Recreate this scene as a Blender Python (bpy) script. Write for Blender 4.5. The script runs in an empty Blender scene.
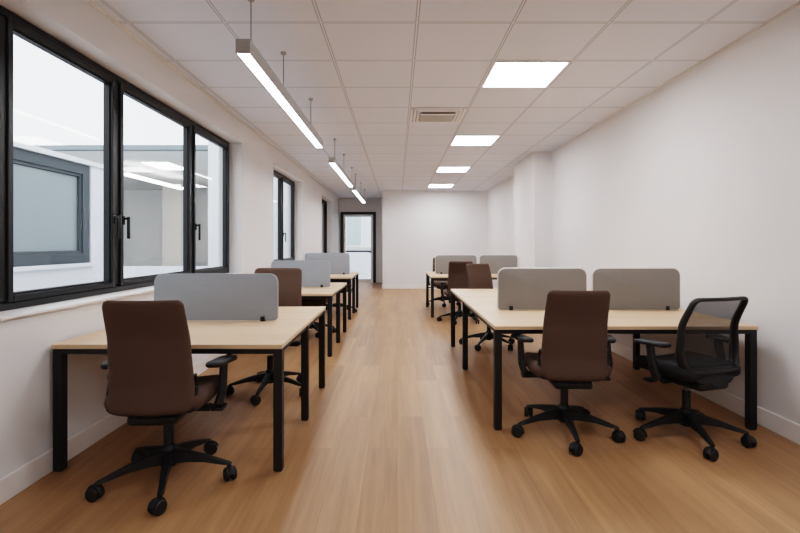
import bpy, bmesh, math
from math import pi, sin, cos, sqrt, radians as R
from mathutils import Vector, Matrix

scene = bpy.context.scene
col = scene.collection

# ------------------------------------------------------------------ helpers
class MB:
    def __init__(s):
        s.bm = bmesh.new()

    def box(s, x0, x1, y0, y1, z0, z1, bev=0.0, seg=2):
        r = bmesh.ops.create_cube(s.bm, size=1.0)
        vs = r['verts']
        for v in vs:
            v.co = Vector(((x0 + x1) / 2 + v.co.x * (x1 - x0),
                           (y0 + y1) / 2 + v.co.y * (y1 - y0),
                           (z0 + z1) / 2 + v.co.z * (z1 - z0)))
        if bev > 0:
            es = list({e for v in vs for e in v.link_edges})
            bmesh.ops.bevel(s.bm, geom=es, offset=bev, segments=seg, affect='EDGES', profile=0.5)
        return s

    def rings(s, rings, cap=True, closed_path=False):
        """skin a list of point rings (same count)"""
        vr = [[s.bm.verts.new(p) for p in r] for r in rings]
        n = len(vr[0])
        m = len(vr)
        for i in range(m if closed_path else m - 1):
            a = vr[i]; b = vr[(i + 1) % m]
            for j in range(n):
                s.bm.faces.new((a[j], a[(j + 1) % n], b[(j + 1) % n], b[j]))
        if cap and not closed_path:
            s.bm.faces.new(list(reversed(vr[0])))
            s.bm.faces.new(vr[-1])
        return s

    def tube(s, pts, r, n=10, sx=1.0, sy=1.0, closed=False, up=Vector((0, 0, 1))):
        """tube along pts; r number or list; elliptical section sx (side) sy (up)"""
        pts = [Vector(p) for p in pts]
        m = len(pts)
        rr = r if isinstance(r, (list, tuple)) else [r] * m
        out = []
        for i, p in enumerate(pts):
            if closed:
                t = pts[(i + 1) % m] - pts[i - 1]
            else:
                t = pts[min(i + 1, m - 1)] - pts[max(i - 1, 0)]
            t.normalize()
            a = t.cross(up)
            if a.length < 1e-4:
                a = t.cross(Vector((0, 1, 0)))
            a.normalize()
            b = a.cross(t).normalized()
            out.append([p + a * cos(2 * pi * k / n) * rr[i] * sx + b * sin(2 * pi * k / n) * rr[i] * sy for k in range(n)])
        return s.rings(out, cap=not closed, closed_path=closed)

    def lathe(s, prof, n=20, axis='Z', at=(0, 0, 0)):
        """prof: list of (radius, height)"""
        at = Vector(at)
        out = []
        for r, h in prof:
            ring = []
            for k in range(n):
                c, d = r * cos(2 * pi * k / n), r * sin(2 * pi * k / n)
                if axis == 'Z': q = Vector((c, d, h))
                elif axis == 'X': q = Vector((h, c, d))
                else: q = Vector((d, h, c))
                ring.append(at + q)
            out.append(ring)
        return s.rings(out)

    def quad(s, a, b, c, d):
        s.bm.faces.new([s.bm.verts.new(p) for p in (a, b, c, d)])
        return s

    def prism(s, poly, fn, d0, d1, bev=0.0, seg=2):
        """poly: 2D outline; fn(u, v, d) -> 3D; extruded from d0 to d1"""
        a = [s.bm.verts.new(fn(u, v, d0)) for u, v in poly]
        b = [s.bm.verts.new(fn(u, v, d1)) for u, v in poly]
        n = len(poly)
        fa = s.bm.faces.new(a); fb = s.bm.faces.new(list(reversed(b)))
        for i in range(n):
            s.bm.faces.new((a[i], b[i], b[(i + 1) % n], a[(i + 1) % n]))
        if bev > 0:
            es = list(fa.edges) + list(fb.edges)
            bmesh.ops.bevel(s.bm, geom=es, offset=bev, segments=seg, affect='EDGES', profile=0.5)
        return s

    def build(s, name, mat, parent=None, smooth=True, angle=40, loc=(0, 0, 0), subsurf=0):
        bmesh.ops.recalc_face_normals(s.bm, faces=s.bm.faces[:])
        me = bpy.data.meshes.new(name)
        s.bm.to_mesh(me); s.bm.free()
        me.materials.append(mat)
        o = bpy.data.objects.new(name, me)
        col.objects.link(o)
        o.location = loc
        if parent: o.parent = parent
        if smooth:
            for p in me.polygons: p.use_smooth = True
            me.set_sharp_from_angle(angle=R(angle))
        if subsurf:
            m = o.modifiers.new('Subdivision', 'SUBSURF'); m.levels = subsurf; m.render_levels = subsurf
        return o


def rrect(x0, x1, y0, y1, r, n=6):
    """rounded rectangle outline; r number or (bl, br, tr, tl)"""
    rs = r if isinstance(r, (list, tuple)) else (r,) * 4
    pts = []
    for (cx, cy, a0, q) in ((x0, y0, pi, rs[0]), (x1, y0, 1.5 * pi, rs[1]), (x1, y1, 0, rs[2]), (x0, y1, .5 * pi, rs[3])):
        sx = 1 if cx == x0 else -1
        sy = 1 if cy == y0 else -1
        if q <= 0:
            pts.append((cx, cy)); continue
        for k in range(n + 1):
            a = a0 + k * pi / 2 / n
            pts.append((cx + sx * q + q * cos(a), cy + sy * q + q * sin(a)))
    return pts


def tag(o, label=None, cat=None, group=None, kind=None):
    if label: o['label'] = label
    if cat: o['category'] = cat
    if group: o['group'] = group
    if kind: o['kind'] = kind
    return o


def empty(name, loc=(0, 0, 0), rz=0.0):
    o = bpy.data.objects.new(name, None)
    o.empty_display_size = 0.2
    o.location = loc; o.rotation_euler = (0, 0, rz)
    col.objects.link(o)
    return o


def thing(name, label, cat, loc=(0, 0, 0), rz=0.0, group=None):
    return tag(empty(name, loc, rz), label, cat, group)


def struct_root(name, loc=(0, 0, 0)):
    return tag(empty(name, loc), kind='structure')


def copy_tree(o, parent=None):
    c = o.copy(); col.objects.link(c)
    if parent: c.parent = parent
    for ch in list(o.children):
        copy_tree(ch, c)
    return c


# ------------------------------------------------------------------ materials
def srgb(r, g, b):
    f = lambda c: (c / 255 / 12.92) if c / 255 <= 0.04045 else ((c / 255 + 0.055) / 1.055) ** 2.4
    return (f(r), f(g), f(b), 1.0)


def nodes_of(name):
    m = bpy.data.materials.new(name); m.use_nodes = True
    nt = m.node_tree
    return m, nt, nt.nodes['Principled BSDF']


def mat(name, rgb, rough=0.5, metal=0.0, noise=0.0, nscale=40, bump=0.0, spec=0.5):
    m, nt, b = nodes_of(name)
    c = srgb(*rgb)
    b.inputs['Base Color'].default_value = c
    b.inputs['Roughness'].default_value = rough
    b.inputs['Metallic'].default_value = metal
    b.inputs['Specular IOR Level'].default_value = spec
    if noise or bump:
        tc = nt.nodes.new('ShaderNodeTexCoord')
        nz = nt.nodes.new('ShaderNodeTexNoise'); nz.inputs['Scale'].default_value = nscale
        nz.inputs['Detail'].default_value = 4
        nt.links.new(tc.outputs['Object'], nz.inputs['Vector'])
        if noise:
            mr = nt.nodes.new('ShaderNodeMapRange')
            mr.inputs['From Min'].default_value = .3; mr.inputs['From Max'].default_value = .7
            mr.inputs['To Min'].default_value = 1 - noise; mr.inputs['To Max'].default_value = 1 + noise
            nt.links.new(nz.outputs['Fac'], mr.inputs['Value'])
            vm = nt.nodes.new('ShaderNodeVectorMath'); vm.operation = 'SCALE'
            vm.inputs[0].default_value = c[:3]
            nt.links.new(mr.outputs['Result'], vm.inputs['Scale'])
            nt.links.new(vm.outputs['Vector'], b.inputs['Base Color'])
        if bump:
            bp = nt.nodes.new('ShaderNodeBump'); bp.inputs['Strength'].default_value = bump
            bp.inputs['Distance'].default_value = .002
            nt.links.new(nz.outputs['Fac'], bp.inputs['Height'])
            nt.links.new(bp.outputs['Normal'], b.inputs['Normal'])
    return m


def emis(name, rgb, strength):
    m = bpy.data.materials.new(name); m.use_nodes = True
    nt = m.node_tree; nt.nodes.remove(nt.nodes['Principled BSDF'])
    e = nt.nodes.new('ShaderNodeEmission')
    e.inputs['Color'].default_value = srgb(*rgb); e.inputs['Strength'].default_value = strength
    nt.links.new(e.outputs[0], nt.nodes['Material Output'].inputs['Surface'])
    return m


def glass(name, tint, ior=1.5, refl=1.0):
    m = bpy.data.materials.new(name); m.use_nodes = True
    nt = m.node_tree; nt.nodes.remove(nt.nodes['Principled BSDF'])
    t = nt.nodes.new('ShaderNodeBsdfTransparent'); t.inputs['Color'].default_value = (*tint, 1)
    g = nt.nodes.new('ShaderNodeBsdfGlossy'); g.inputs['Roughness'].default_value = 0.0
    g.inputs['Color'].default_value = (refl, refl, refl, 1)
    # Schlick reflectance of a thin pane, the same from both sides
    ge = nt.nodes.new('ShaderNodeNewGeometry')
    dt = nt.nodes.new('ShaderNodeVectorMath'); dt.operation = 'DOT_PRODUCT'
    nt.links.new(ge.outputs['Normal'], dt.inputs[0]); nt.links.new(ge.outputs['Incoming'], dt.inputs[1])
    ab = nt.nodes.new('ShaderNodeMath'); ab.operation = 'ABSOLUTE'; nt.links.new(dt.outputs['Value'], ab.inputs[0])
    su = nt.nodes.new('ShaderNodeMath'); su.operation = 'SUBTRACT'; su.inputs[0].default_value = 1.0; nt.links.new(ab.outputs[0], su.inputs[1])
    po = nt.nodes.new('ShaderNodeMath'); po.operation = 'POWER'; po.inputs[1].default_value = 5.0; nt.links.new(su.outputs[0], po.inputs[0])
    f = nt.nodes.new('ShaderNodeMath'); f.operation = 'MULTIPLY_ADD'
    f0 = ((ior - 1) / (ior + 1)) ** 2
    f.inputs[1].default_value = 1 - f0; f.inputs[2].default_value = f0; nt.links.new(po.outputs[0], f.inputs[0])
    mx = nt.nodes.new('ShaderNodeMixShader')
    nt.links.new(f.outputs[0], mx.inputs[0]); nt.links.new(t.outputs[0], mx.inputs[1]); nt.links.new(g.outputs[0], mx.inputs[2])
    nt.links.new(mx.outputs[0], nt.nodes['Material Output'].inputs['Surface'])
    return m


def wood(name, c_a, c_b, axis, rough, grain=1.0, planks=None, contrast=1.0):
    """stretched-noise wood; axis = grain direction 'X' or 'Y'; planks=(width, length)"""
    m, nt, b = nodes_of(name)
    L = nt.links
    tc = nt.nodes.new('ShaderNodeTexCoord')
    mp = nt.nodes.new('ShaderNodeMapping')
    L.new(tc.outputs['Object'], mp.inputs['Vector'])
    mp.inputs['Scale'].default_value = (1.2, 26, 26) if axis == 'X' else (26, 1.2, 26)
    vec = mp.outputs['Vector']
    br = None
    if planks:
        mb_ = nt.nodes.new('ShaderNodeMapping')
        mb_.inputs['Rotation'].default_value = (0, 0, pi / 2)
        L.new(tc.outputs['Object'], mb_.inputs['Vector'])
        br = nt.nodes.new('ShaderNodeTexBrick')
        br.offset = 0.37; br.offset_frequency = 2
        br.inputs['Color1'].default_value = (0, 0, 0, 1); br.inputs['Color2'].default_value = (1, 1, 1, 1)
        br.inputs['Mortar'].default_value = (.5, .5, .5, 1)
        br.inputs['Scale'].default_value = 1
        br.inputs['Mortar Size'].default_value = .0009
        br.inputs['Mortar Smooth'].default_value = .5
        br.inputs['Brick Width'].default_value = planks[1]; br.inputs['Row Height'].default_value = planks[0]
        L.new(mb_.outputs['Vector'], br.inputs['Vector'])
        # shift the grain from plank to plank
        sc = nt.nodes.new('ShaderNodeVectorMath'); sc.operation = 'SCALE'; sc.inputs['Scale'].default_value = 37.0
        L.new(br.outputs['Color'], sc.inputs[0])
        ad = nt.nodes.new('ShaderNodeVectorMath'); ad.operation = 'ADD'
        L.new(vec, ad.inputs[0]); L.new(sc.outputs['Vector'], ad.inputs[1])
        vec = ad.outputs['Vector']
    n1 = nt.nodes.new('ShaderNodeTexNoise'); n1.inputs['Scale'].default_value = 1.0 * grain
    n1.inputs['Detail'].default_value = 7; n1.inputs['Roughness'].default_value = .6; n1.inputs['Distortion'].default_value = .5
    L.new(vec, n1.inputs['Vector'])
    n2 = nt.nodes.new('ShaderNodeTexNoise'); n2.inputs['Scale'].default_value = .22 * grain; n2.inputs['Detail'].default_value = 2
    L.new(vec, n2.inputs['Vector'])
    mx = nt.nodes.new('ShaderNodeMath'); mx.operation = 'MULTIPLY_ADD'
    L.new(n2.outputs['Fac'], mx.inputs[0]); mx.inputs[1].default_value = .8
    L.new(n1.outputs['Fac'], mx.inputs[2])
    last = mx.outputs[0]
    lo, hi = .6, 1.2
    if planks:
        m2 = nt.nodes.new('ShaderNodeMath'); m2.operation = 'MULTIPLY_ADD'
        L.new(br.outputs['Color'], m2.inputs[0]); m2.inputs[1].default_value = .22
        L.new(last, m2.inputs[2]); last = m2.outputs[0]
        lo, hi = .68, 1.34
    mid = (lo + hi) / 2
    mr = nt.nodes.new('ShaderNodeMapRange')
    mr.inputs['From Min'].default_value = mid - (mid - lo) / contrast
    mr.inputs['From Max'].default_value = mid + (hi - mid) / contrast
    L.new(last, mr.inputs['Value'])
    cr = nt.nodes.new('ShaderNodeMix'); cr.data_type = 'RGBA'
    cr.inputs['A'].default_value = srgb(*c_a); cr.inputs['B'].default_value = srgb(*c_b)
    L.new(mr.outputs['Result'], cr.inputs['Factor'])
    out = cr.outputs['Result']
    if planks:
        dk = nt.nodes.new('ShaderNodeMix'); dk.data_type = 'RGBA'; dk.blend_type = 'MULTIPLY'
        L.new(br.outputs['Fac'], dk.inputs['Factor'])
        L.new(out, dk.inputs['A']); dk.inputs['B'].default_value = (.62, .55, .5, 1)
        out = dk.outputs['Result']
    L.new(out, b.inputs['Base Color'])
    b.inputs['Roughness'].default_value = rough
    b.inputs['Specular IOR Level'].default_value = .45
    return m


def ceiling_mat(T, x0, y0):
    m, nt, b = nodes_of('ceiling_tiles')
    L = nt.links
    tc = nt.nodes.new('ShaderNodeTexCoord'); sp = nt.nodes.new('ShaderNodeSeparateXYZ')
    L.new(tc.outputs['Object'], sp.inputs[0])
    ds = []
    for ax, off in (('X', x0), ('Y', y0)):
        a = nt.nodes.new('ShaderNodeMath'); a.operation = 'SUBTRACT'; a.inputs[1].default_value = off
        L.new(sp.outputs[ax], a.inputs[0])
        p = nt.nodes.new('ShaderNodeMath'); p.operation = 'PINGPONG'; p.inputs[1].default_value = T / 2
        L.new(a.outputs[0], p.inputs[0]); ds.append(p.outputs[0])
    mn = nt.nodes.new('ShaderNodeMath'); mn.operation = 'MINIMUM'
    L.new(ds[0], mn.inputs[0]); L.new(ds[1], mn.inputs[1])
    cr = nt.nodes.new('ShaderNodeValToRGB')
    L.new(mn.outputs[0], cr.inputs[0])
    cr.color_ramp.interpolation = 'LINEAR'
    e = cr.color_ramp.elements
    e[0].position = 0.0; e[0].color = srgb(230, 233, 240)
    e[1].position = .0062; e[1].color = srgb(228, 231, 238)
    for pos, c in ((.0075, (160, 160, 163)), (.0115, (174, 175, 178)), (.0130, (226, 229, 236))):
        k = e.new(pos); k.color = srgb(*c)
    L.new(cr.outputs['Color'], b.inputs['Base Color'])
    b.inputs['Roughness'].default_value = .9
    return m


M = {}
M['wall'] = mat('wall_paint', (227, 225, 224), .85, noise=.012, nscale=1.4)
M['ceiling'] = ceiling_mat(.688, .140, 3.329)
M['white_trim'] = mat('white_trim', (235, 231, 227), .55)
M['floor'] = wood('oak_plank_floor', (136, 101, 70), (182, 142, 104), 'Y', .42, grain=1.0, planks=(.19, 1.5), contrast=.8)
M['oak'] = wood('oak_desktop', (205, 170, 136), (230, 201, 170), 'X', .45, grain=1.0, contrast=.75)
M['oak_edge'] = mat('oak_edging', (205, 178, 146), .5)
M['black_metal'] = mat('black_powder_coat', (30, 29, 29), .5, noise=.05, nscale=60)
M['frame'] = mat('anthracite_window_frame', (30, 32, 34), .4)
M['handle'] = mat('black_handle', (20, 20, 21), .35)
M['plastic'] = mat('black_plastic', (27, 27, 28), .5, noise=.06, nscale=80)
M['rubber'] = mat('caster_rubber', (32, 32, 33), .55)
M['chrome'] = mat('gas_lift_steel', (120, 120, 122), .3, metal=1.0)
M['brown'] = mat('brown_upholstery', (84, 66, 56), .85, noise=.06, nscale=240, bump=.25)
M['black_fab'] = mat('black_upholstery', (30, 30, 31), .85, noise=.08, nscale=240, bump=.25)
M['felt'] = mat('grey_felt', (150, 156, 162), .95, noise=.05, nscale=160, bump=.3)
M['felt_shaded'] = mat('shaded_grey_felt', (140, 136, 132), .95, noise=.05, nscale=160, bump=.3)  # same divider felt, right side's shade put into its colour
M['felt_edge'] = mat('pale_felt_edge', (214, 211, 207), .8)
M['alu'] = mat('satin_aluminium', (166, 164, 162), .5, metal=.0)
M['wire'] = mat('steel_wire', (120, 118, 116), .4, metal=.5)
M['led'] = emis('led_diffuser', (250, 250, 255), 24.0)
M['linear'] = emis('linear_diffuser', (250, 250, 255), 22.0)
M['far_led'] = emis('far_office_light', (255, 253, 250), 9.0)
M['ac_white'] = mat('air_conditioner_white', (238, 238, 240), .5)
M['ac_grey'] = mat('air_conditioner_grille', (180, 178, 172), .6)
M['ac_dark'] = mat('air_conditioner_slot', (38, 34, 30), .7)
M['glass'] = glass('window_glass', (.93, .955, .96), 1.5, .9)
M['far_glass'] = mat('far_window_glass', (132, 144, 146), .12, spec=.6)
M['pale_glass'] = mat('pale_window_glass', (186, 200, 198), .3)
M['facade'] = mat('white_render', (226, 228, 232), .9, noise=.02, nscale=2)
M['far_frame'] = mat('grey_far_frame', (60, 69, 73), .5)
M['beam'] = mat('grey_beam', (124, 136, 140), .6)
M['far_wall'] = mat('far_office_wall', (232, 232, 230), .9, noise=.02, nscale=1)
M['far_column'] = mat('far_office_column', (208, 202, 194), .9)
M['paving'] = mat('pale_paving', (196, 198, 200), .9, noise=.04, nscale=3)
M['leaf'] = mat('shrub_leaves', (120, 138, 118), .8, noise=.25, nscale=12)


def mesh_fabric():
    m = bpy.data.materials.new('black_net'); m.use_nodes = True
    nt = m.node_tree; b = nt.nodes['Principled BSDF']
    b.inputs['Base Color'].default_value = srgb(44, 42, 41); b.inputs['Roughness'].default_value = .8
    t = nt.nodes.new('ShaderNodeBsdfTransparent')
    mx = nt.nodes.new('ShaderNodeMixShader')
    tc = nt.nodes.new('ShaderNodeTexCoord'); mp = nt.nodes.new('ShaderNodeMapping')
    mp.inputs['Scale'].default_value = (330, 330, 330)
    nt.links.new(tc.outputs['Object'], mp.inputs['Vector'])
    ck = nt.nodes.new('ShaderNodeTexChecker'); ck.inputs['Scale'].default_value = 1
    ck.inputs['Color1'].default_value = (.9, .9, .9, 1); ck.inputs['Color2'].default_value = (.62, .62, .62, 1)
    nt.links.new(mp.outputs['Vector'], ck.inputs['Vector'])
    nt.links.new(ck.outputs['Color'], mx.inputs[0])
    nt.links.new(t.outputs[0], mx.inputs[1]); nt.links.new(b.outputs[0], mx.inputs[2])
    nt.links.new(mx.outputs[0], nt.nodes['Material Output'].inputs['Surface'])
    return m


M['net'] = mesh_fabric()

# ------------------------------------------------------------------ room shell
XL, XR, ZC = -2.016, 2.65, 2.905
YB, YD, Y0 = 13.8, 16.0, -2.6           # back wall, door recess wall, wall behind the camera
XC = -.446                              # corner of the recess
TH = .30                                # left wall thickness


def struct(name, mb, m, parent=None, smooth=False):
    o = mb.build(name, m, parent, smooth=smooth)
    o['kind'] = 'structure'
    return o


struct('floor', MB().box(XL - TH, XR + .2, Y0 - .2, YD + .2, -.12, 0), M['floor'])
struct('ceiling', MB().box(XL - TH, XR + .2, Y0 - .2, YD + .2, ZC, ZC + .15), M['ceiling'])

# left wall with three window openings
WZ0, WZ1 = .935, 2.635
OPEN = [(2.32, 6.03), (7.56, 9.82), (12.38, 14.30)]
wl = MB()
wl.box(XL - TH, XL, Y0, YD, 0, WZ0).box(XL - TH, XL, Y0, YD, WZ1, ZC)
ys = [Y0] + [v for o in OPEN for v in o] + [YD]
for i in range(0, len(ys), 2):
    wl.box(XL - TH, XL, ys[i], ys[i + 1], WZ0, WZ1)
struct('wall_left', wl, M['wall'])
struct('wall_right', MB().box(XR, XR + .2, Y0, YB, 0, ZC), M['wall'])
struct('wall_back', MB().box(XC, XR + .2, YB, YB + .2, 0, ZC).box(XC, XC + .2, YB + .2, YD, 0, ZC), M['wall'])
DX0, DX1, DZ1 = -1.96, -.74, 2.43
wd = MB()
wd.box(XL - TH, DX0, YD, YD + .2, 0, ZC).box(DX1, XC + .2, YD, YD + .2, 0, ZC).box(DX0, DX1, YD, YD + .2, DZ1, ZC)
struct('wall_recess', wd, M['wall'])
struct('wall_front', MB().box(XL - TH, XR + .2, Y0 - .2, Y0, 0, ZC), M['wall'])
# boxed pillar on the right wall
struct('column', MB().box(2.355, XR + .001, 7.97, 9.36, 0, ZC), M['wall'])

# baseboards
BH, BT = .13, .016
def bb(mb, x0, x1, y0, y1):
    mb.box(x0, x1, y0, y1, 0, BH, bev=.004, seg=1)
    return mb
struct('baseboard_left', bb(MB(), XL, XL + BT, Y0, YD), M['white_trim'])
rb = MB()
bb(rb, XR - BT, XR, Y0, 7.97 - BT); bb(rb, XR - BT, XR, 9.36 + BT, YB)
bb(rb, 2.355 - BT, XR, 7.97 - BT, 7.97); bb(rb, 2.355 - BT, 2.355, 7.97, 9.36); bb(rb, 2.355 - BT, XR, 9.36, 9.36 + BT)
struct('baseboard_right', rb, M['white_trim'])
struct('baseboard_back', bb(bb(MB(), XC, XR - BT, YB - BT, YB), XC - BT, XC, YB - BT, YD), M['white_trim'])
# perimeter trims where the ceiling meets the walls
struct('trim_1', MB().box(XL, XL + .028, Y0, YD, ZC - .012, ZC - .0005), M['white_trim'])
struct('trim_2', MB().box(XR - .02, XR, Y0, YB, ZC - .010, ZC - .0005), M['white_trim'])
struct('trim_3', MB().box(XC, XR - .02, YB - .02, YB, ZC - .010, ZC - .0005), M['white_trim'])


# ------------------------------------------------------------------ windows
FX0, FX1 = -2.246, -2.176               # frame depth in the wall


def bar_frame(mb, y0, y1, z0, z1, w, x0, x1, bev=.004):
    """rectangular frame in the YZ plane"""
    mb.box(x0, x1, y0, y0 + w, z0, z1, bev, 1).box(x0, x1, y1 - w, y1, z0, z1, bev, 1)
    mb.box(x0, x1, y0 + w, y1 - w, z0, z0 + w, bev, 1).box(x0, x1, y0 + w, y1 - w, z1 - w, z1, bev, 1)
    return mb


def make_window(name, y0, y1, splits, handles, jamb=0):
    root = struct_root(name)
    fr = MB()
    bar_frame(fr, y0, y1, WZ0 + .01, WZ1 - .005, .046, FX0, FX1)
    if jamb:
        fr.box(FX0, FX1 + .004, y0 + .046, y0 + .056 + jamb, WZ0 + .066, WZ1 - .061, .004, 1)
    for s_ in splits:
        fr.box(FX0, FX1, s_ - .032, s_ + .032, WZ0 + .07, WZ1 - .066, .004, 1)
    fr.build('window_frame', M['frame'], root, smooth=False)
    # white inner sill
    MB().box(FX1, XL + .03, y0 + .001, y1 - .001, WZ0 - .004, WZ0 + .014, .004, 1).build('window_sill', M['white_trim'], root, smooth=False)
    edges = [y0 + .050 + jamb] + [v for s_ in splits for v in (s_ - .032, s_ + .032)] + [y1 - .050]
    for i in range(0, len(edges), 2):
        a, b = edges[i] + .001, edges[i + 1] - .001
        z0, z1 = WZ0 + .058, WZ1 - .053
        sm = MB()
        bar_frame(sm, a, b, z0, z1, .038, FX0 + .012, FX1 + .016)
        bar_frame(sm, a + .038, b - .038, z0 + .038, z1 - .038, .012, FX0 + .02, FX1 - .004, .002)
        sash = sm.build('sash', M['frame'], root, smooth=False)
        gx = (FX0 + FX1) / 2
        MB().quad((gx, a + .055, z0 + .055), (gx, b - .055, z0 + .055), (gx, b - .055, z1 - .055), (gx, a + .055, z1 - .055)).build('glass_pane', M['glass'], sash, smooth=False)
        h = handles[i // 2]
        if h is not None:
            hy = a + .025 if h == 'L' else b - .025
            hx = FX1 + .016
            hm = MB()
            hm.box(hx, hx + .012, hy - .015, hy + .015, 1.47, 1.54, .005, 2)
            hm.tube([(hx + .01, hy, 1.52), (hx + .045, hy, 1.52)], .010, 8)
            hm.box(hx + .036, hx + .054, hy - .012, hy + .012, 1.36, 1.535, .006, 2)
            hm.build('handle', M['handle'], sash)
    return root


make_window('window_1', 2.33, 6.02, [3.60, 4.91], ['R', 'L', 'L'], jamb=.20)
make_window('window_2', 7.57, 9.81, [8.74], [None, 'L'])
make_window('window_3', 12.39, 14.29, [13.2], [None, None])

# ------------------------------------------------------------------ door at the end
dr = struct_root('door_1')
d = MB()
d.box(DX0, DX0 + .10, YD - .03, YD + .07, 0, DZ1, .004, 1).box(DX1 - .10, DX1, YD - .03, YD + .07, 0, DZ1, .004, 1)
d.box(DX0 + .10, DX1 - .10, YD - .03, YD + .07, DZ1 - .09, DZ1, .004, 1)
d.build('door_frame', M['frame'], dr, smooth=False)
lf = MB()
a, b = DX0 + .105, DX1 - .105
lf.box(a, a + .07, YD, YD + .05, .01, DZ1 - .095).box(b - .07, b, YD, YD + .05, .01, DZ1 - .095)
lf.box(a + .07, b - .07, YD, YD + .05, .01, .12).box(a + .07, b - .07, YD, YD + .05, DZ1 - .165, DZ1 - .095)
leaf = lf.build('door_leaf', M['white_trim'], dr, smooth=False)
MB().box(a + .07, b - .07, YD + .005, YD + .045, 1.05, 1.10).build('mid_rail', M['frame'], leaf, smooth=False)
MB().quad((a + .07, YD + .025, .12), (b - .07, YD + .025, .12), (b - .07, YD + .025, 1.05), (a + .07, YD + .025, 1.05)).quad((a + .07, YD + .025, 1.10), (b - .07, YD + .025, 1.10), (b - .07, YD + .025, DZ1 - .165), (a + .07, YD + .025, DZ1 - .165)).build('glass_pane', M['glass'], leaf, smooth=False)
hm = MB()
hm.tube([(b - .035, YD, 1.03), (b - .035, YD - .05, 1.03), (b - .15, YD - .05, 1.03)], .011, 8)
hm.build('handle', M['handle'], leaf)

# ------------------------------------------------------------------ ceiling lights
T, TX, TY = .688, .140, 3.329


def make_panel():
    root = empty('ceiling_light')
    w = T / 2
    f = MB()
    t = .022
    f.box(-w + .010, w - .010, -w + .010, -w + .010 + t, -.008, 0).box(-w + .010, w - .010, w - .010 - t, w - .010, -.008, 0)
    f.box(-w + .010, -w + .010 + t, -w + .010 + t, w - .010 - t, -.008, 0).box(w - .010 - t, w - .010, -w + .010 + t, w - .010 - t, -.008, 0)
    f.build('frame', M['white_trim'], root, smooth=False)
    q = w - .010 - t
    MB().box(-q, q, -q, q, -.006, -.001).build('diffuser', M['led'], root, smooth=False)
    return root


PL = [(1, 'square recessed ceiling light nearest the camera, the largest glowing panel'),
      (5, 'second square recessed ceiling light, just past the air conditioner'),
      (9, 'third square recessed ceiling light from the camera'),
      (13, 'fourth and farthest square recessed ceiling light, nearest the back wall')]
p0 = make_panel()
for i, (k, lab) in enumerate(PL):
    o = p0 if i == 0 else copy_tree(p0)
    o.location = (TX + 1.5 * T, TY + (k + .5) * T, ZC)
    tag(o, lab, 'ceiling light', 'square panel lights in the tiled ceiling')

# linear pendants
LX, LZ0, LZ1, LW = -.975, 2.522, 2.612, .092
for ya, yb, wires, lab in (
        (2.93, 5.82, (3.0, 3.85, 5.07), 'long aluminium linear pendant light nearest the camera'),
        (6.90, 9.78, (7.0, 8.2, 9.6), 'second linear pendant light hanging in line behind the nearest'),
        (10.4, 13.5, (10.5, 12.0, 13.4), 'farthest linear pendant light in the line toward the glass door')):
    L_ = yb - ya
    root = thing('linear_pendant_light', lab, 'pendant light', (LX, ya, LZ0), 0, 'linear pendant lights along the window side')
    hs = MB()
    w = LW / 2
    hs.box(-w, -w + .008, 0, L_, 0, LZ1 - LZ0).box(w - .008, w, 0, L_, 0, LZ1 - LZ0)
    hs.box(-w + .008, w - .008, 0, L_, LZ1 - LZ0 - .01, LZ1 - LZ0)
    hs.box(-w + .008, w - .008, 0, .008, 0, LZ1 - LZ0 - .01).box(-w + .008, w - .008, L_ - .008, L_, 0, LZ1 - LZ0 - .01)
    hs.build('housing', M['alu'], root, smooth=False)
    MB().box(-w + .009, w - .009, .009, L_ - .009, .002, .012).build('diffuser', M['linear'], root, smooth=False)
    for y in wires:
        wr = MB()
        wr.tube([(.03, y - ya, LZ1 - LZ0 - .001), (.03, y - ya, ZC - LZ0)], .0035, 6)
        wr.lathe([(.006, LZ1 - LZ0), (.006, LZ1 - LZ0 + .02)], 8, at=(.03, y - ya, 0))
        ws = wr.build('suspension_wire', M['wire'], root)
        MB().lathe([(.010, -.022), (.022, -.016), (.024, 0)], 14, at=(.03, y - ya, ZC - LZ0)).build('ceiling_cup', M['alu'], ws)

# air conditioner cassette
ac = thing('air_conditioner', 'white square cassette air conditioner with grey grille set in the ceiling', 'air conditioner',
           (TX + .5 * T, TY + 3.5 * T, ZC))
w = .33
m = MB()
for (a, h, z) in ((.33, .030, -.010), (.285, .026, -.014), (.243, .022, -.018)):
    m.box(-a, a, -a, -a + h, z, 0, .003, 1).box(-a, a, a - h, a, z, 0, .003, 1)
    m.box(-a, -a + h, -a + h, a - h, z, 0, .003, 1).box(a - h, a, -a + h, a - h, z, 0, .003, 1)
m.build('frame', M['ac_white'], ac, smooth=False)
MB().box(-.33, .33, -.33, .33, -.006, 0).build('backing', M['ac_grey'], ac, smooth=False)
MB().box(-.20, .20, -.205, .20, -.026, -.004, .004, 1).build('grille', M['ac_grey'], ac, smooth=False)
MB().box(-.20, .20, -.215, -.180, -.030, -.024, .003, 1).build('flap', M['ac_dark'], ac, smooth=False)
MB().box(-.205, .205, -.180, -.135, -.034, -.024, .004, 1).build('louver', M['ac_white'], ac, smooth=False)

# ------------------------------------------------------------------ desks
DT = .74


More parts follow.
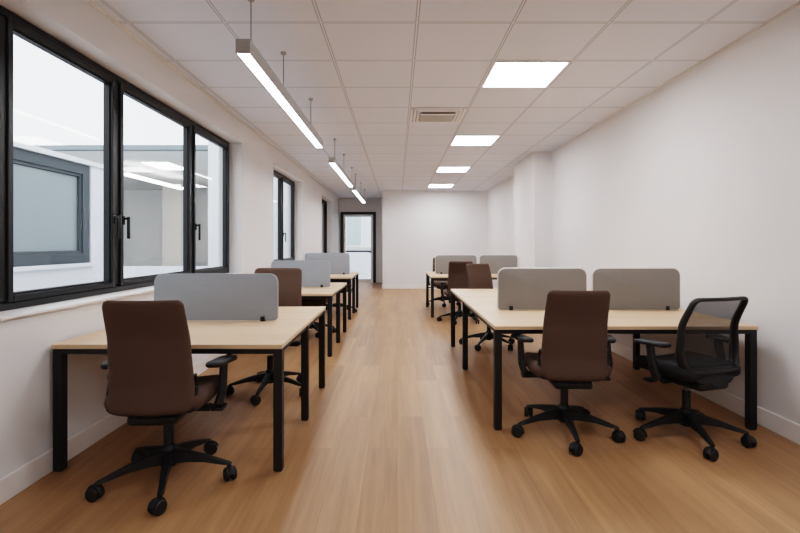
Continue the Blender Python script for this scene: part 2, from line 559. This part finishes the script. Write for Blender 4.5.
def make_desk(label, x0, x1, y0, y1, leg_ys, group='oak desks in the two rows'):
    root = thing('desk', label, 'desk', ((x0 + x1) / 2, (y0 + y1) / 2, 0), 0, group)
    cx, cy = (x0 + x1) / 2, (y0 + y1) / 2
    X0, X1, Y0_, Y1_ = x0 - cx, x1 - cx, y0 - cy, y1 - cy
    top = MB().box(X0, X1, Y0_, Y1_, DT - .012, DT, .002, 1).build('desktop', M['oak'], root, smooth=False)
    MB().box(X0, X1, Y0_, Y1_, DT - .026, DT - .012, .002, 1).build('edging', M['oak_edge'], top, smooth=False)
    r = MB()
    rz0, rz1 = DT - .056, DT - .026
    r.box(X0 + .012, X1 - .012, Y0_ + .012, Y0_ + .045, rz0, rz1).box(X0 + .012, X1 - .012, Y1_ - .045, Y1_ - .012, rz0, rz1)
    r.box(X0 + .012, X0 + .045, Y0_ + .045, Y1_ - .045, rz0, rz1).box(X1 - .045, X1 - .012, Y0_ + .045, Y1_ - .045, rz0, rz1)
    for y in leg_ys[1:-1]:
        r.box(X0 + .045, X1 - .045, y - cy - .02, y - cy + .02, rz0, rz1)
    r.build('rail', M['black_metal'], root, smooth=False)
    for y in leg_ys:
        for sx in (-1, 1):
            lx = X0 + .028 if sx < 0 else X1 - .028
            ly = min(max(y - cy, Y0_ + .037), Y1_ - .037)
            lg = MB().box(-.026, .026, -.026, .026, .006, DT - .0261, .003, 1)
            lo = lg.build('leg', M['black_metal'], root, smooth=False, loc=(lx, ly, 0))
            MB().box(-.02, .02, -.02, .02, 0, .006).build('foot', M['plastic'], lo, smooth=False)
    return root


make_desk('light oak desk with black legs, nearest on the window side', -1.995, -.665, 2.675, 4.31, (2.71, 3.49, 4.27))
make_desk('second light oak desk along the window side, behind the nearest', -1.995, -.765, 5.42, 7.02, (5.46, 6.22, 6.98))
make_desk('farthest oak desk on the window side, nearest the glass door', -1.995, -.81, 8.1, 9.7, (8.14, 8.9, 9.66))
make_desk('long light oak desk with black legs in front of the right wall', .685, 2.545, 3.275, 6.02, (3.31, 4.90, 5.98))
make_desk('far oak desk on the right side, beside the pillar', .60, 2.325, 8.32, 9.80, (8.36, 9.76))


# ------------------------------------------------------------------ divider screens
def make_screen(label, x0, x1, y, z1=1.103, trim=True, group='grey felt desk dividers', z0=DT + .006):
    w = (x1 - x0) / 2
    root = thing('desk_divider', label, 'divider', ((x0 + x1) / 2, y, DT + .0006), 0, group)
    h0, h1 = z0 - DT, z1 - DT
    MB().prism(rrect(-w, w, h0, h1, (.025, .025, .06, .06), 8), lambda u, v, d: (u, d, v), -.016, .016, .006, 2).build('panel', M['felt_shaded' if trim else 'felt'], root)
    if trim:
        out = rrect(-w, w, h0, h1, (.025, .025, .06, .06), 8)
        MB().tube([(u, 0, v) for u, v in out], .012, 8, sx=.75, sy=1.0, closed=True, up=Vector((0, 1, 0))).build('edge_trim', M['felt_edge'], root)
    for s_ in (-1, 1):
        c = MB()
        cx = s_ * (w - .11)
        c.box(cx - .016, cx + .016, -.026, -.017, 0, .036, .003, 1).box(cx - .016, cx + .016, .017, .026, 0, .036, .003, 1)
        c.box(cx - .016, cx + .016, -.026, .026, 0, .005)
        c.build('clamp', M['plastic'], root, smooth=False)
    return root


make_screen('grey felt divider on the nearest desk on the window side', -1.825, -.90, 3.5, z1=1.095, trim=False)
make_screen('grey felt divider on the second desk along the windows', -1.695, -.905, 6.25, z1=1.10, trim=False)
make_screen('grey felt divider on the farthest desk on the window side', -1.775, -.915, 8.9, z1=1.15, trim=False)
make_screen('left grey felt divider on the long desk, behind the brown chair', .885, 1.655, 4.09)
make_screen('right grey felt divider on the long desk, beyond the mesh chair', 1.715, 2.475, 4.09)
make_screen('left grey felt divider on the far right desk', .74, 1.535, 9.05)
make_screen('right grey felt divider on the far right desk, beside the pillar', 1.60, 2.33, 9.05)


# ------------------------------------------------------------------ chairs
def pillow(mb, v0, v1, hw, r0, r1, thick, place, nu=14, nv=20):
    """soft rounded panel: v along length, u across (-1..1); hw(v) half width; corner radii r0 / r1 at the ends;
    thick(v) thickness; place(x, v, d) -> 3D (d = +-half thickness)"""
    vs = []
    for i in range(nv + 1):
        t = i / nv
        t = .5 - .5 * cos(pi * t)
        vs.append(v0 + (v1 - v0) * t)
    us = [sin(pi / 2 * (2 * j / nu - 1)) for j in range(nu + 1)]
    grid = {}
    for i, v in enumerate(vs):
        w = hw(v)
        if v - v0 < r0:
            q = r0 - (v - v0); w = w - r0 + sqrt(max(r0 * r0 - q * q, 0))
        if v1 - v < r1:
            q = r1 - (v1 - v); w = w - r1 + sqrt(max(r1 * r1 - q * q, 0))
        ev = min((v - v0), (v1 - v))
        for j, u in enumerate(us):
            x = w * u
            eu = w * (1 - abs(u))
            T_ = thick(v)
            rr = T_ * .55
            e = max(min(ev, eu), 0)
            k = 1 if e >= rr else sqrt(max(1 - ((rr - e) / rr) ** 2, 0))
            dd = T_ / 2 * k
            grid[i, j] = (x, v, dd)
    vt, vb = {}, {}
    for (i, j), (x, v, dd) in grid.items():
        edge = i in (0, nv) or j in (0, nu)
        vt[i, j] = mb.bm.verts.new(place(x, v, dd))
        vb[i, j] = vt[i, j] if edge else mb.bm.verts.new(place(x, v, -dd))
    for i in range(nv):
        for j in range(nu):
            mb.bm.faces.new((vt[i, j], vt[i + 1, j], vt[i + 1, j + 1], vt[i, j + 1]))
            q = (vb[i, j], vb[i, j + 1], vb[i + 1, j + 1], vb[i + 1, j])
            mb.bm.faces.new(q)
    return mb


def lerp_tab(tab, v):
    for (a, p), (b, q) in zip(tab, tab[1:]):
        if v <= b:
            t = (v - a) / (b - a); t = max(0, t); t = t * t * (3 - 2 * t) * .5 + t * .5
            return p + (q - p) * t
    return tab[-1][1]


BACKPROF = [(.43, -.245), (.60, -.225), (.80, -.245), (1.04, -.315)]     # back surface: z -> y


def make_base(root, ang):
    base = MB()
    base.lathe([(.020, .075), (.040, .085), (.045, .12), (.042, .175), (.034, .195), (.028, .20)], 18)
    bo = base.build('base', M['plastic'], root)
    bo.rotation_euler.z = ang
    for k in range(5):
        th = 2 * pi * k / 5
        c, s_ = cos(th), sin(th)
        lg = MB()
        secs = []
        for t, zt, zb, w in ((.025, .178, .098, .030), (.10, .165, .105, .024), (.20, .140, .102, .020), (.29, .112, .086, .017), (.335, .098, .082, .016), (.348, .092, .084, .012)):
            ring = []
            for (a_, zz) in ((-w, zb + .004), (-w * .7, zb), (w * .7, zb), (w, zb + .004), (w * .8, zt - .003), (w * .5, zt), (-w * .5, zt), (-w * .8, zt - .003)):
                ring.append((c * t - s_ * a_, s_ * t + c * a_, zz))
            secs.append(ring)
        lg.rings(secs)
        lg.build('leg', M['plastic'], bo, angle=35)
        cm = MB()
        # twin wheel caster built at the origin then placed
        rot = .6 + 1.3 * k
        for sx in (-1, 1):
            h0, h1 = (.006, .030) if sx > 0 else (-.030, -.006)
            cm.lathe([(.012, h0), (.030, h0), (.036, h0 + .005), (.036, h1 - .005), (.030, h1), (.012, h1)], 20, 'X', (0, -.016, .036))
        cm.lathe([(.012, -.006), (.012, .006)], 10, 'X', (0, -.016, .036))
        cm.tube([(0, 0, .046), (0, 0, .088)], .011, 10)
        hood = []
        for aa in range(0, 8):
            t = R(-10 + aa * 25)
            hood.append((0, -.016 + .040 * cos(t), .036 + .040 * sin(t)))
        cm.tube(hood, .006, 6, sx=2.4, sy=1.0)
        co = cm.build('caster', M['rubber'], bo, loc=(c * .335, s_ * .335, 0))
        co.rotation_euler.z = rot
    return bo


def make_column(root):
    MB().lathe([(.026, .19), (.026, .315), (.022, .32)], 16).build('column', M['plastic'], root)
    MB().lathe([(.014, .31), (.014, .42)], 14).build('gas_lift', M['chrome'], root)


def make_under(root):
    m = MB()
    m.box(-.125, .125, -.21, .12, .378, .435, .022, 3)
    m.box(-.06, .06, -.09, .09, .355, .39, .015, 3)
    m.build('mechanism', M['plastic'], root)
    lv = MB()
    lv.tube([(.10, .02, .40), (.26, .02, .40)], .007, 8)
    lv.box(.24, .31, -.03, .055, .388, .410, .009, 3)
    lv.build('lever', M['plastic'], root)
    lv = MB()
    lv.tube([(-.10, .06, .40), (-.24, .06, .40)], .007, 8)
    lv.box(-.285, -.225, .02, .09, .388, .408, .009, 3)
    lv.build('lever', M['plastic'], root)


def make_arms(root):
    for s_ in (-1, 1):
        a = MB()
        pts = [(s_ * .15, -.04, .415), (s_ * .24, -.035, .415), (s_ * .285, -.03, .435), (s_ * .300, -.02, .49), (s_ * .300, 0, .57), (s_ * .300, .012, .652)]
        a.tube(pts, [.024, .027, .033, .032, .030, .029], 12, sx=.95, sy=.72, up=Vector((0.0, .0, 1)) if False else Vector((s_, .0, .35)))
        ao = a.build('armrest', M['plastic'], root)
        pd = MB()
        pillow(pd, -.115, .105, lambda v: .047 - .004 * max(v, 0) / .145, .035, .042, lambda v: .030,
               lambda x, v, d, s_=s_: (s_ * .297 + x + s_ * .22 * v, v + .005, .663 + d - .22 * max(v - .03, 0) ** 1.6 * 2), 10, 12)
        pd.build('arm_pad', M['rubber'], ao, angle=60)


def seat_mesh(thick=.098):
    m = MB()
    def place(x, v, d):
        z = .475 + d - .55 * max(v - .13, 0) ** 2 * 2.2 + .35 * x * x - .02 * max(0, .1 - abs(v)) 
        return (x, v, z)
    pillow(m, -.22, .25, lambda v: .252 + .012 * cos(v * 6), .07, .10, lambda v: thick, place, 16, 18)
    return m


def make_brown_chair():
    root = empty('office_chair')
    make_base(root, 0); make_column(root); make_under(root)
    seat_mesh().build('seat', M['brown'], root, angle=70)
    bk = MB()
    def hw(z): return lerp_tab([(.43, .213), (.56, .216), (.75, .208), (1.04, .198)], z)
    def place(x, z, d):
        return (x, lerp_tab(BACKPROF, z) + 1.1 * x * x * (.6 if z > .6 else .8) * .9 + d, z)
    pillow(bk, .448, 1.04, hw, .05, .036, lambda z: .062 if z < .55 else .062 - .022 * min((z - .55) / .4, 1), place, 18, 26)
    bk.build('backrest', M['brown'], root, angle=70)
    # black support frame hugging the lower edge of the back
    fr = MB()
    pts = []
    for z, dy in ((.64, .02), (.61, .03), (.57, .035), (.52, .035), (.485, .03), (.47, .025)):
        pts.append((hw(z) + .004, lerp_tab(BACKPROF, z) + .045 + dy - .03, z))
    low = [(.200, -.205, .457), (.15, -.222, .452), (.08, -.235, .450), (0, -.24, .450)]
    full = pts + low
    full = full + [(-x, y, z) for x, y, z in reversed(full[:-1])]
    fr.tube(full, .0105, 8)
    fr.tube([(0, -.23, .455), (0, -.19, .43), (0, -.12, .41)], .022, 10, sx=2.2)
    fr.build('back_frame', M['plastic'], root)
    make_arms(root)
    return root


def make_mesh_chair():
    root = empty('office_chair')
    make_base(root, 0); make_column(root); make_under(root)
    seat_mesh(.09).build('seat', M['black_fab'], root, angle=70)
    def hw(z): return lerp_tab([(.47, .205), (.62, .232), (.80, .225), (1.0, .215)], z)
    def py(z): return lerp_tab([(.43, -.215), (.60, -.185), (.78, -.19), (1.0, -.28)], z)
    def P(x, z): return (x, py(z) + .55 * x * x, z)
    # outline loop
    z0, z1, r = .50, .972, .032
    right = []
    for i in range(15):
        z = z0 + r + (z1 - z0 - 2 * r) * i / 14
        right.append((hw(z), z))
    top = [(hw(z1) - r + r * cos(a), z1 - r + r * sin(a)) for a in (R(22), R(45), R(68), R(90))]
    topm = [(x, z1) for x in (.12, .06, 0)]
    half = right + top + topm
    bot = [(hw(z0) - r + r * cos(a), z0 + r - r * sin(a)) for a in (R(90), R(68), R(45), R(22))]
    botm = [(x, z0) for x in (0, .06, .12)]
    hl = botm + bot + half
    loop = hl + [(-x, z) for x, z in reversed(hl[1:-1])]
    fr = MB()
    fr.tube([P(x, z) for x, z in loop], [.032 - .010 * max(0, min(1, (z - .6) / .3)) for x, z in loop], 10, sx=.55, sy=1.0, closed=True, up=Vector((0, 1, 0)))
    # moulded lower shell
    pillow(fr, .415, .535, lambda z: .10 + .125 * min(1, ((z - .415) / .10)) ** .6, .03, .02, lambda z: .03, lambda x, z, d: (x, py(z) + .55 * x * x + d, z), 14, 10)
    fr.tube([(0, -.23, .44), (0, -.12, .41)], .03, 10, sx=2.2)
    fo = fr.build('back_frame', M['plastic'], root, angle=60)
    nt = MB()
    n = 10
    g = {}
    for i in range(n * 2 + 1):
        z = z0 + (z1 - z0) * i / (2 * n)
        w = hw(max(z, .5)) - .004
        for j in range(n + 1):
            u = 2 * j / n - 1
            x = w * u
            g[i, j] = nt.bm.verts.new((x, py(z) + .55 * x * x - .012 * 0, z))
    for i in range(2 * n):
        for j in range(n):
            nt.bm.faces.new((g[i, j], g[i, j + 1], g[i + 1, j + 1], g[i + 1, j]))
    nt.build('mesh_panel', M['net'], root)
    make_arms(root)
    return root


def place_chair(o, x, y, rz, base_deg, label, up=0.0, wide=1.0):
    o.location = (x, y, 0); o.rotation_euler = (0, 0, R(rz))
    for ch in o.children:
        n = ch.name.split('.')[0]
        if n == 'base': ch.rotation_euler.z = R(base_deg - rz)
        elif n not in ('column', 'armrest') and up:
            ch.location.z += up
        if n in ('backrest', 'back_frame'): ch.scale.x = wide
    return tag(o, label, 'chair', 'office chairs at the desks')


proto = make_brown_chair()
CH = [(-1.28, 2.60, 3, 2, 'brown upholstered office chair at the nearest desk on the window side', 0, 1.0),
      (-1.14, 4.16, 180, 268, 'brown office chair behind the divider of the nearest window-side desk', .05, 1.14),
      (-1.28, 6.86, 184, 300, 'office chair at the far side of the second window-side desk', 0, 1.0),
      (-1.16, 9.05, 180, 280, 'office chair under the farthest window-side desk', -.0, 1.0),
      (1.165, 3.25, -2, 264, 'brown office chair in front of the long right desk, back to camera', -.015, 1.0),
      (1.185, 6.03, 200, 238, 'brown office chair at the far end of the long right desk', .015, .9),
      (1.06, 7.92, -4, 250, 'brown office chair with its back to camera at the far right desk', .0, 1.0),
      (.98, 10.12, 178, 200, 'office chair behind the far right desk, mostly hidden by dividers', -.02, 1.0)]
src = [proto] + [copy_tree(proto) for _ in CH[1:]]
for o, a in zip(src, CH):
    place_chair(o, *a[:5], up=a[5], wide=a[6])
mc = make_mesh_chair()
place_chair(mc, 1.975, 3.18, 17, 262, 'black office chair with mesh back at the right end of the long desk', 0, 1.0)

# ------------------------------------------------------------------ outside
struct('ground', MB().box(-30, 20, -20, 60, -.5, -.15), M['paving'])
# wing across the courtyard
wg = thing('courtyard_wing', 'white courtyard wing with a wide grey framed window, seen through the nearest window', 'building', (-5.5, 4.0, -.15))
m = MB()
zb = .15
m.box(-3, 0, -9, 5.0, 0, .99 + zb).box(-3, 0, 4.35, 5.0, .99 + zb, 2.72 + zb).box(-3, .04, -9, 5.04, 2.72 + zb, 2.80 + zb).box(-3, -.3, -9, 4.35, .99 + zb, 2.72 + zb)
m.build('wall', M['facade'], wg, smooth=False)
m = MB()
bar_frame(m, -8, 4.34, .99 + zb, 2.715 + zb, .17, -.12, -.02)
bar_frame(m, -7.83, 4.17, 1.16 + zb, 2.545 + zb, .05, -.14, -.05)
m.box(-.12, -.02, .2, .36, 1.1 + zb, 2.6 + zb)
fo = m.build('window_frame', M['far_frame'], wg, smooth=False)
MB().box(-.11, -.10, -7.8, 4.2, 1.18 + zb, 2.53 + zb).build('glass_pane', M['far_glass'], fo, smooth=False)
MB().box(-.02, .06, -8, 4.4, .93 + zb, .99 + zb).build('window_sill', M['facade'], wg, smooth=False)
# glazed office at the end of the courtyard
go = thing('far_office', 'glazed office across the courtyard with lit ceiling behind a grey beam', 'building', (-7.5, 12.0, -.15))
MB().box(-6, 2.66, -.10, .10, 3.74 + zb, 3.86 + zb).build('beam', M['beam'], go, smooth=False)
m = MB()
m.box(-6, 5.2, .1, 9, 3.75 + zb, 3.9 + zb)
m.box(-6, 5.2, 8.8, 9, 0, 3.75 + zb).box(-6, -5.8, .1, 8.8, 0, 3.75 + zb)
m.build('shell', M['far_wall'], go, smooth=False)
MB().box(2.66, 5.2, -.12, 8.8, 0, 4.4 + zb).build('pier', M['facade'], go, smooth=False)
MB().box(-6, 2.66, -.06, .06, 0, .75 + zb).build('parapet', M['facade'], go, smooth=False)
MB().box(-1.7, -.8, 6.2, 7.0, 0, 3.75 + zb).build('column', M['far_column'], go, smooth=False)
MB().box(-.1, .7, 1.8, 3.1, 3.73 + zb, 3.748 + zb).build('ceiling_panel', M['far_led'], go, smooth=False)
MB().box(-.55, -.42, 1.7, 5.2, 3.34 + zb, 3.42 + zb).build('linear_light', M['far_led'], go, smooth=False)
# house and shrub beyond the glass door
hb = thing('neighbouring_building', 'pale building outside the glass door at the end', 'building', (-2.0, 23, -.15))
MB().box(-3, 3.2, 0, 4, 0, 5.2).build('wall', M['facade'], hb, smooth=False)
m = MB()
for xw in (-3.0, -.75, 1.3):
    m.box(xw, xw + .06, -.05, .02, 1.35, 3.1).box(xw + .94, xw + 1.0, -.05, .02, 1.35, 3.1)
    m.box(xw + .06, xw + .94, -.05, .02, 1.35, 1.41).box(xw + .06, xw + .94, -.05, .02, 3.04, 3.1)
fo = m.build('window_frame', M['white_trim'], hb, smooth=False)
m = MB()
for xw in (-3.0, -.75, 1.3):
    m.box(xw + .06, xw + .94, -.02, .01, 1.41, 3.04)
m.build('window_glass', M['pale_glass'], fo, smooth=False)
MB().box(-3.0, 3.2, -.12, 0, 1.22, 1.32).build('ledge', M['far_column'], hb, smooth=False)

# ------------------------------------------------------------------ unseen fill lamps, added to lift the dark foreground
def lamp(x, y, z, sx, sy, power):
    ld = bpy.data.lights.new('fill_lamp', 'AREA'); ld.shape = 'RECTANGLE'; ld.size = sx; ld.size_y = sy
    ld.energy = power; ld.color = (.97, .97, 1.0)
    o = bpy.data.objects.new('fill_lamp', ld); o.location = (x, y, z); col.objects.link(o)
lamp(TX + 1.5 * T, TY - 2.5 * T, ZC - .01, .62, .62, 18)
lamp(TX + 1.5 * T, TY - 6.5 * T, ZC - .01, .62, .62, 18)
lamp(LX, -.5, LZ0, .08, 2.9, 12)

# ------------------------------------------------------------------ world, camera
wd = bpy.data.worlds.new('overcast'); scene.world = wd; wd.use_nodes = True
nt = wd.node_tree
bg = nt.nodes['Background']
tc = nt.nodes.new('ShaderNodeTexCoord'); sp = nt.nodes.new('ShaderNodeSeparateXYZ')
nt.links.new(tc.outputs['Generated'], sp.inputs[0])
cr = nt.nodes.new('ShaderNodeValToRGB')
cr.color_ramp.elements[0].position = 0.0; cr.color_ramp.elements[0].color = (.90, .925, .95, 1)
cr.color_ramp.elements[1].position = 1.0; cr.color_ramp.elements[1].color = (.80, .86, .96, 1)
nt.links.new(sp.outputs['Z'], cr.inputs[0]); nt.links.new(cr.outputs['Color'], bg.inputs['Color'])
bg.inputs['Strength'].default_value = 2.2

cd = bpy.data.cameras.new('camera'); cam = bpy.data.objects.new('camera', cd); col.objects.link(cam)
cam.location = (0, 0, 1.317); cam.rotation_euler = (pi / 2, 0, 0)
cd.sensor_width = 36; cd.lens = 465 / 800 * 36
cd.shift_x = 2.5 / 800; cd.shift_y = -22.2 / 800
cd.clip_start = .05
scene.camera = cam
scene.view_settings.view_transform = 'Filmic'
scene.view_settings.look = 'High Contrast'
scene.view_settings.exposure = 0.40
